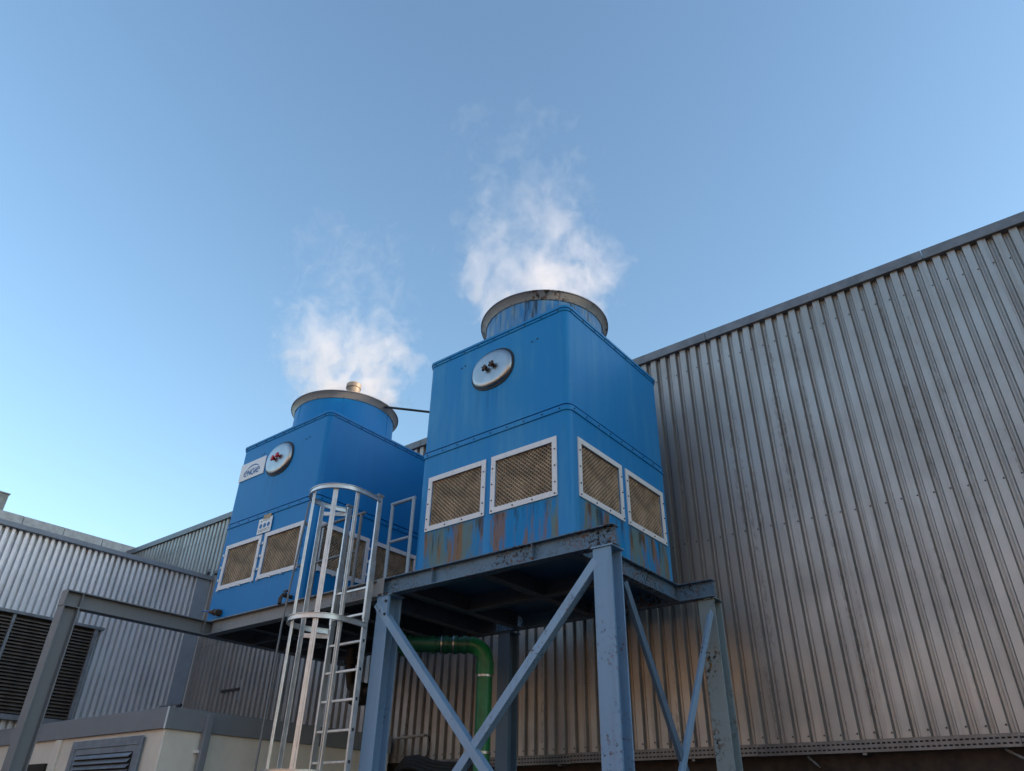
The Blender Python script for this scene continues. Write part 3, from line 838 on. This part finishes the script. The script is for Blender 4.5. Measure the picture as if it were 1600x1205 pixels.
for x in (-6.535, -6.50, -6.44, -6.40): link('bolt', ME_HEX, fr, (x - fr['org'][0], BY - .0605 - fr['org'][1], 2.306 + .0 - fr['org'][2]))
for x in (CXR - .06, CXR + .06):
    for z in (2.345, 2.455): link('bolt', ME_HEX, fr, (x - fr['org'][0], BY - .006 - fr['org'][1], z - fr['org'][2]))

# ------------------------------------------------------------------ deck of the left tower with its gallows leg
dk = thing('tower_deck', 'weathered grey steel deck carrying the deep blue tower beside the ladder', 'platform', (-8.5, 6.5, -H))
gI = I_prof(.2, .13, .010, .014)
beam('beam', (-10.17, BY, 2.402), (-6.60, BY, 2.402), MAT['deckbeam'], dk, gI)
beam('beam', (-10.27, 3.699, 2.40), (-10.27, 8.4, 2.40), MAT['galv'], dk, I_prof(.2, .16, .010, .014))
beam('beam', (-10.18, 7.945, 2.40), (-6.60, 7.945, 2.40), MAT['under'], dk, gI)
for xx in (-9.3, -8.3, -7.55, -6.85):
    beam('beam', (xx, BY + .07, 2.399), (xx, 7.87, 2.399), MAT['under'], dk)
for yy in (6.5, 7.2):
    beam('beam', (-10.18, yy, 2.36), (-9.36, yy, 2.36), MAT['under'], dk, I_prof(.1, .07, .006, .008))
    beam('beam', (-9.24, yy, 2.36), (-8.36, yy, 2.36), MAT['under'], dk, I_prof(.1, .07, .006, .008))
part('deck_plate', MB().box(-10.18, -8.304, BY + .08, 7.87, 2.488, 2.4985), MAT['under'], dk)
part('deck_plate', MB().box(-8.296, -6.62, BY + .08, 7.87, 2.4875, 2.498), MAT['under'], dk)
gc = part('column', MB().prism(I_prof(.2, .2, .012, .016), (-10.27, 3.79, -H), (-10.27, 3.79, 2.30), Y, X), MAT['galv'], dk, .003)
part('end_plate', MB().box(-10.355, -10.185, 3.684, 3.698, 2.302, 2.502), MAT['galv'], dk, .002)
for yy in (3.892, 5.64):
    part('stiffener', MB().box(-10.262, -10.19, yy - .006, yy + .006, 2.316, 2.484), MAT['galv'], dk)
part('splice_plate', MB().box(-6.60, -6.47, BY - .068, BY - .0605, 2.30, 2.505), MAT['deckbeam'], dk, .002)

# ------------------------------------------------------------------ caged ladder
la = thing('cage_ladder', 'aluminium ladder with safety cage standing before the deep blue tower', 'ladder', (-6.92, 5.35, -H))
LYY = 5.60; LXR, LXL = -6.62, -7.205
zt = 3.53
for xx in (LXR, LXL):
    part('stile', MB().box(xx - .013, xx + .013, LYY - .035, LYY + .035, -H, zt), MAT['alu'], la, .003)
    part('sleeve', MB().box(xx - .019, xx + .019, LYY - .041, LYY + .041, 2.02, 2.72), MAT['alu'], la, .003)
    part('cap', MB().box(xx - .022, xx + .022, LYY - .046, LYY + .046, zt, zt + .035), MAT['galv'], la, .003)
z = .541 * 5.6 / 5.4
zr = z - 6 * .306
while zr < 2.6:
    part('rung', MB().box(LXL + .014, LXR - .014, LYY - .016, LYY + .016, zr - .013, zr + .013), MAT['alu'], la, .003)
    part('rung_plug', MB().box(LXR + .0131, LXR + .0151, LYY - .012, LYY + .012, zr - .016, zr + .016), MAT['rubber'], la)
    zr += .306
HC = (-6.955, 5.235); HRx, HRy = .372, .36
def hoop_pts():
    pts = [(LXR + .016, LYY + .01), (LXR + .022, LYY - .1), (HC[0] + HRx, HC[1] + .13)]
    for i in range(21):
        a = math.radians(0 - 180 * i / 20); pts.append((HC[0] + HRx * math.cos(a), HC[1] + HRy * math.sin(a)))
    pts += [(HC[0] - HRx + .01, HC[1] + .13), (LXL - .05, LYY - .08), (LXL - .016, LYY + .01)]
    return pts
hp = hoop_pts()
def hoop(zz):
    P = [Vector((x, y, zz)) for x, y in hp]
    def nrm(i):
        d = (P[min(i + 1, len(P) - 1)] - P[max(i - 1, 0)]).normalized(); return Vector((-d.y, d.x, 0))
    return MB().ribbon(P, Z, .055, nrm, .007)
HZ = [3.49, 1.955, .43, -.9]
for zz in HZ:
    hh = part('hoop', hoop(zz), MAT['alu'], la)
    P = [Vector((x, y, zz)) for x, y in hp]
    def nrm(i):
        d = (P[min(i + 1, len(P) - 1)] - P[max(i - 1, 0)]).normalized(); return Vector((-d.y, d.x, 0))
    part('lip', MB().ribbon([p + Z * .026 for p in P], nrm, .028, Z, .006), MAT['alu'], hh)
    part('lip', MB().ribbon([p - Z * .026 for p in P], nrm, .028, Z, .006), MAT['alu'], hh)
for a_ in (178, 256, 312, 360):
    a = math.radians(a_)
    c = Vector((HC[0] + (HRx - .022) * math.cos(a), HC[1] + (HRy - .022) * math.sin(a), 0)) 
    rad = Vector((math.cos(a), math.sin(a), 0)); tan = Vector((-math.sin(a), math.cos(a), 0))
    prof = [(-.029, 0), (-.012, .0), (-.008, .008), (.008, .008), (.012, 0), (.029, 0), (.029, -.012), (.024, -.012), (.024, -.005), (-.024, -.005), (-.024, -.012), (-.029, -.012)]
    part('strap', MB().prism(prof, c + Z * (HZ[3]), c + Z * (HZ[0] + .02), tan, rad), MAT['alu'], la, smooth=False)
# tie bars from cage to ladder at each hoop
for zz in HZ[:3]:
    part('tie_bar', MB().prism(rect(.03, .05), (LXL - .32, LYY - .21, zz - .04), (LXL, LYY + .0, zz - .055), Vector((.5, -.85, 0)), Z), MAT['alu'], la)

# guard rails
r1 = thing('guard_rail', 'short blue-grey tubular guard rail on the beam end beside the faded tower', 'guard rail', (-6.36, BY, 2.5), 'guard rails')
za, zb_ = 2.507, 3.455
part('post', MB().tube([(-6.54, BY, za), (-6.54, BY, zb_)], .022, 10), MAT['tube'], r1)
part('post', MB().tube([(-6.165, BY, za), (-6.165, BY, zb_)], .022, 10), MAT['tube'], r1)
part('top_rail', MB().tube([(-6.562, BY, zb_ + .01), (-6.143, BY, zb_ + .01)], .0225, 10), MAT['tube'], r1)
part('mid_rail', MB().tube([(-6.52, BY, 2.965), (-6.185, BY, 2.965)], .019, 10), MAT['tube'], r1)
r2 = thing('guard_rail', 'grey tubular guard rail on the deck edge behind the ladder cage', 'guard rail', (-7.6, BY, 2.5), 'guard rails')
part('post', MB().tube([(-7.96, BY, za), (-7.96, BY, 3.47)], .021, 10), MAT['galv'], r2)
part('post', MB().tube([(-7.13, BY, za), (-7.13, BY, 3.47)], .021, 10), MAT['galv'], r2)
part('top_rail', MB().tube([(-7.985, BY, 3.478), (-7.06, BY, 3.478)], .0215, 10), MAT['galv'], r2)
part('mid_rail', MB().tube([(-7.94, BY, 2.975), (-7.15, BY, 2.975)], .018, 10), MAT['galv'], r2)

# ------------------------------------------------------------------ pipes and small fittings
gp = thing('green_pipe', 'dark green plastic pipe with elbow and clamps under the towers', 'pipe', (-6.24, 7.3, -H))
px, py, zc = -6.235, 7.3, 1.985
dirv = Vector((.78, .62, 0)).normalized()
r_ = .098
el = []
for i in range(9):
    a = math.radians(90 * i / 8); e = Vector((px, py, zc - .20)) - dirv * .20
    el.append(e + dirv * (.20 * math.sin(a)) + Z * (.20 * math.cos(a)))
part('riser', MB().tube([(px, py, -H), (px, py, zc - .30)], r_, 24), MAT['green'], gp)
part('elbow', MB().tube(el, r_ + .006, 24), MAT['green'], gp)
part('socket', MB().tube([(px, py, zc - .20), (px, py, zc - .36)], r_ + .014, 24), MAT['green'], gp)
e0 = el[0]
part('run', MB().tube([e0, e0 - dirv * .85], r_, 24), MAT['greendark'], gp)
for k, q in enumerate((.0, .12, .24, .40, .72)):
    c = e0 - dirv * (.04 + q)
    part('socket', MB().tube([c, c - dirv * .05], r_ + .016, 24), MAT['greendark'], gp)
for q in (.20, .35):
    c = e0 - dirv * q
    part('clamp', MB().tube([c, c - dirv * .018], r_ + .020, 24), MAT['steelbright'], gp)
for zz in (1.60, .74):
    part('clamp', MB().tube([(px, py, zz), (px, py, zz + .03)], r_ + .009, 24), MAT['steelbright'], gp)
e1 = e0 - dirv * .85
el2 = [e1 - dirv * (.22 * math.sin(a)) + Z * (.22 - .22 * math.cos(a)) for a in (math.radians(90 * i / 8) for i in range(9))]
part('elbow', MB().tube(el2 + [el2[-1] + Z * .35], r_ + .012, 24), MAT['greendark'], gp)
part('flange', MB().tube([e1 + dirv * .02, e1 - dirv * .03], r_ + .055, 24), MAT['greendark'], gp)

bp = thing('drain_pipe', 'black sagging drain hose hanging behind the ladder under the deck', 'pipe', (-8.82, 7.4, 1.2))
part('pipe', MB().tube([(-9.02, 7.45, 2.28), (-9.02, 7.45, 2.0), (-8.94, 7.45, 1.75), (-8.77, 7.46, 1.62), (-8.52, 7.5, 1.66), (-8.37, 7.5, 1.85), (-8.32, 7.5, 2.28)], .075, 14), MAT['rubber'], bp)
part('collar', MB().tube([(-9.02, 7.45, 2.14), (-9.02, 7.45, 2.06)], .1, 14), MAT['rubber'], bp)
part('valve', MB().cbox((-8.75, 7.46, 1.62), (.24, .22, .30)), MAT['rubber'], bp, .04)

tp = thing('thin_pipe', 'thin grey pipe running down the near corner of the deep blue tower', 'pipe', (-8.33, 5.70, -H))
part('pipe', MB().tube([(-8.31, YS - .03, 3.98), (-8.32, YS - .055, 3.9), (-8.325, 5.68, 2.7), (-8.33, 5.66, 2.2), (-8.34, 5.66, -H)], .013, 8), MAT['galv'], tp)
part('clip', MB().cbox((-8.315, YS - .03, 3.6), (.05, .06, .03)), MAT['galv'], tp)
part('clip', MB().cbox((-8.32, YS - .03, 3.0), (.05, .06, .03)), MAT['galv'], tp)
v1 = thing('drain_valve', 'rusty hose valve on the deck edge beside the thin pipe', 'valve', (-8.41, 5.75, 2.5), 'valves of the deep blue tower')
part('body', MB().tube([(-8.43, 5.80, 2.60), (-8.43, 5.66, 2.60), (-8.43, 5.63, 2.54), (-8.41, 5.62, 2.47)], .026, 10), MAT['rustknob'], v1)
part('handle', MB().cbox((-8.43, 5.70, 2.66), (.09, .03, .02)).tube([(-8.43, 5.70, 2.60), (-8.43, 5.70, 2.67)], .010, 6), MAT['bolt'], v1)
part('nut', MB().tube([(-8.43, 5.745, 2.60), (-8.43, 5.715, 2.60)], .038, 6), MAT['rustknob'], v1)
v2 = thing('tap', 'dark tap with a blue lever at the far lower corner of the deep blue tower', 'valve', (-10.25, 5.75, 2.55), 'valves of the deep blue tower')
part('body', MB().tube([(-10.12, 5.80, 2.625), (-10.12, 5.735, 2.625)], .05, 8).tube([(-10.10, 5.74, 2.62), (-10.30, 5.73, 2.655)], [.04, .026], 10), MAT['rustknob'], v2)
part('nut', MB().tube([(-10.17, 5.737, 2.632), (-10.21, 5.735, 2.639)], .046, 6), MAT['rustknob'], v2)
part('lever', MB().tube([(-10.30, 5.73, 2.656), (-10.50, 5.72, 2.695)], .012, 8), MAT['signblue'], v2)

wb = thing('wall_bracket', 'small dark bracket on the long wall between annexe and deck', 'bracket', (-13.95, D - .04, 2.1))
part('arm', MB().box(-14.54, -13.90, D - .075, D - .045, 2.245, 2.30), MAT['bolt'], wb)
part('plate', MB().box(-13.97, -13.85, D - .046, D - .038, 2.07, 2.46), MAT['galv'], wb)
gb = thing('gutter_bracket', 'short dark bracket lying on the annexe fascia corner', 'bracket', (-10, 5.3, ZA), 'small dark brackets')
part('bar', MB().tube([(-9.75, 5.05, ZA + .03), (-9.30, 5.08, ZA + .03)], .022, 8), MAT['bolt'], gb)
part('foot', MB().cbox((-9.40, 5.08, ZA + .015), (.06, .07, .03)), MAT['galv'], gb)

wc = thing('wall_conduit', 'thin white conduit with a drooping black cable low on the long wall', 'conduit', (-8.9, D - .1, .9))
part('tube', MB().tube([(-9.24, D - .06, 1.17), (-8.60, D - .06, 1.19)], .02, 8), MAT['concrete'], wc)
part('cable', MB().tube([(-8.60, D - .06, 1.19), (-8.53, D - .065, 1.16), (-8.49, D - .07, 1.06), (-8.50, D - .08, .95), (-8.55, D - .09, .86)], .009, 6), MAT['rubber'], wc)
for xx in (-9.1, -8.85, -8.66):
    part('clip', MB().cbox((xx, D - .05, 1.19), (.03, .05, .05)), MAT['concrete'], wc)
hb = thing('hose_bundle', 'thick black hoses bending along the wall foot by the left leg', 'hose', (-8.8, D - .3, .6))
for k in range(4):
    q = .045 * k
    part('hose', MB().tube([(-9.15 + q, D - .2 - q, -.2), (-9.12 + q, D - .2 - q, .45), (-9.05 + q, D - .2 - q, .70 - q * .3), (-8.85 + q, D - .2 - q, .87 - q), (-8.6, D - .2 - q, .88 - q), (-8.2, D - .2 - q, .78 - q), (-7.2, D - .2 - q, .70 - q)], .034, 10), MAT['rubber'], hb)

# ------------------------------------------------------------------ steam
def steam_mat(name, seed, gain, lean, hgt):
    t = NT(name); t.n.remove(t.b)
    p = t.obj(); x, y, z = t.sep(p)
    ax = t.math('MULTIPLY', z, lean[0]); ay = t.math('MULTIPLY', z, lean[1])
    wob = t.noise(t.vadd(t.vmul(p, (.5, .5, .5)), (seed, 0., 0.)), 1., 2.)
    dx = t.math('SUBTRACT', x, ax); dy = t.math('SUBTRACT', y, ay)
    rr = t.math('SQRT', t.math('ADD', t.math('MULTIPLY', dx, dx), t.math('MULTIPLY', dy, dy)))
    R = t.math('ADD', t.ramp(z, -.3, 1.4, 1.0, 2.0), t.ramp(z, 1.5, 4.5, 0., .3))
    rn = t.math('DIVIDE', rr, R)
    edge = t.ramp(rn, .45, 1.0, 0., .24)
    rise = t.node('ShaderNodeMapRange', None, Value=z, From_Min=.0, From_Max=hgt, To_Min=-.04, To_Max=.10).outputs[0]
    warp = t.node('ShaderNodeTexNoise', None, Vector=t.vadd(p, (seed, 7., 1.)), Scale=1.1, Detail=3.).outputs[1]
    wp = t.vadd(p, t.vmul(t.vadd(warp, (-.5, -.5, -.5)), (1.1, 1.1, 1.1)))
    w1 = t.noise(t.vadd(t.vmul(wp, (1., 1., .8)), (seed * 3.1, seed, 4.)), 2.1, 8., .62)
    th = t.math('ADD', t.math('ADD', edge, rise), .435)
    d = t.ramp(t.math('SUBTRACT', w1, th), 0., .15)
    low = t.ramp(z, -.35, .0)
    d = t.math('MULTIPLY', t.math('MULTIPLY', d, gain), low)
    fall = t.ramp(z, .0, hgt * .9, 1.7, .3)
    d = t.math('MULTIPLY', d, fall)
    v = t.node('ShaderNodeVolumePrincipled', None)
    v.inputs['Color'].default_value = (.98, .98, .98, 1)
    v.inputs['Anisotropy'].default_value = .35
    v.inputs['Density Attribute'].default_value = ''
    t.l.new(d, v.inputs['Density']); t.l.new(v.outputs[0], t.n['Material Output'].inputs['Volume'])
    return t.m
def steam(c, label, seed, gain, lean, hgt):
    mb = MB(); k = 24; zs = [-.30, 0, .5, 1.0, 1.6, 2.4, 3.2, 4.0, 4.8]
    for z in zs:
        f = min(1, max(0, (z + .3) / 1.8)); f = f * f * (3 - 2 * f)
        Rz = (.83 if z < 0 else 1.02 + 1.02 * f + .07 * z)
        for j in range(k):
            a = 2 * math.pi * j / k; mb.v.append((c[0] + lean[0] * z + Rz * math.cos(a), c[1] + lean[1] * z + Rz * math.sin(a), RZ + z))
    for i in range(len(zs) - 1):
        for j in range(k):
            j2 = (j + 1) % k; mb.f.append((i * k + j, i * k + j2, (i + 1) * k + j2, (i + 1) * k + j))
    mb.f.append(tuple(range(k))[::-1]); mb.f.append(tuple((len(zs) - 1) * k + j for j in range(k)))
    m = steam_mat('steam_' + str(int(seed)), seed, gain, lean, hgt)
    o = link('steam', mb.mesh('steam', m, (c[0], c[1], RZ)), None, (c[0], c[1], RZ + H))
    o['label'] = label; o['category'] = 'steam'; o['kind'] = 'stuff'; o['org'] = (c[0], c[1], RZ)
    return o
steam(T1, 'white steam drifting up from the faded tower', 3., .50, (-.16, .05), 3.0)
steam(T2, 'warm white steam rising from the deep blue tower', 11., .80, (-.22, .05), 3.2)
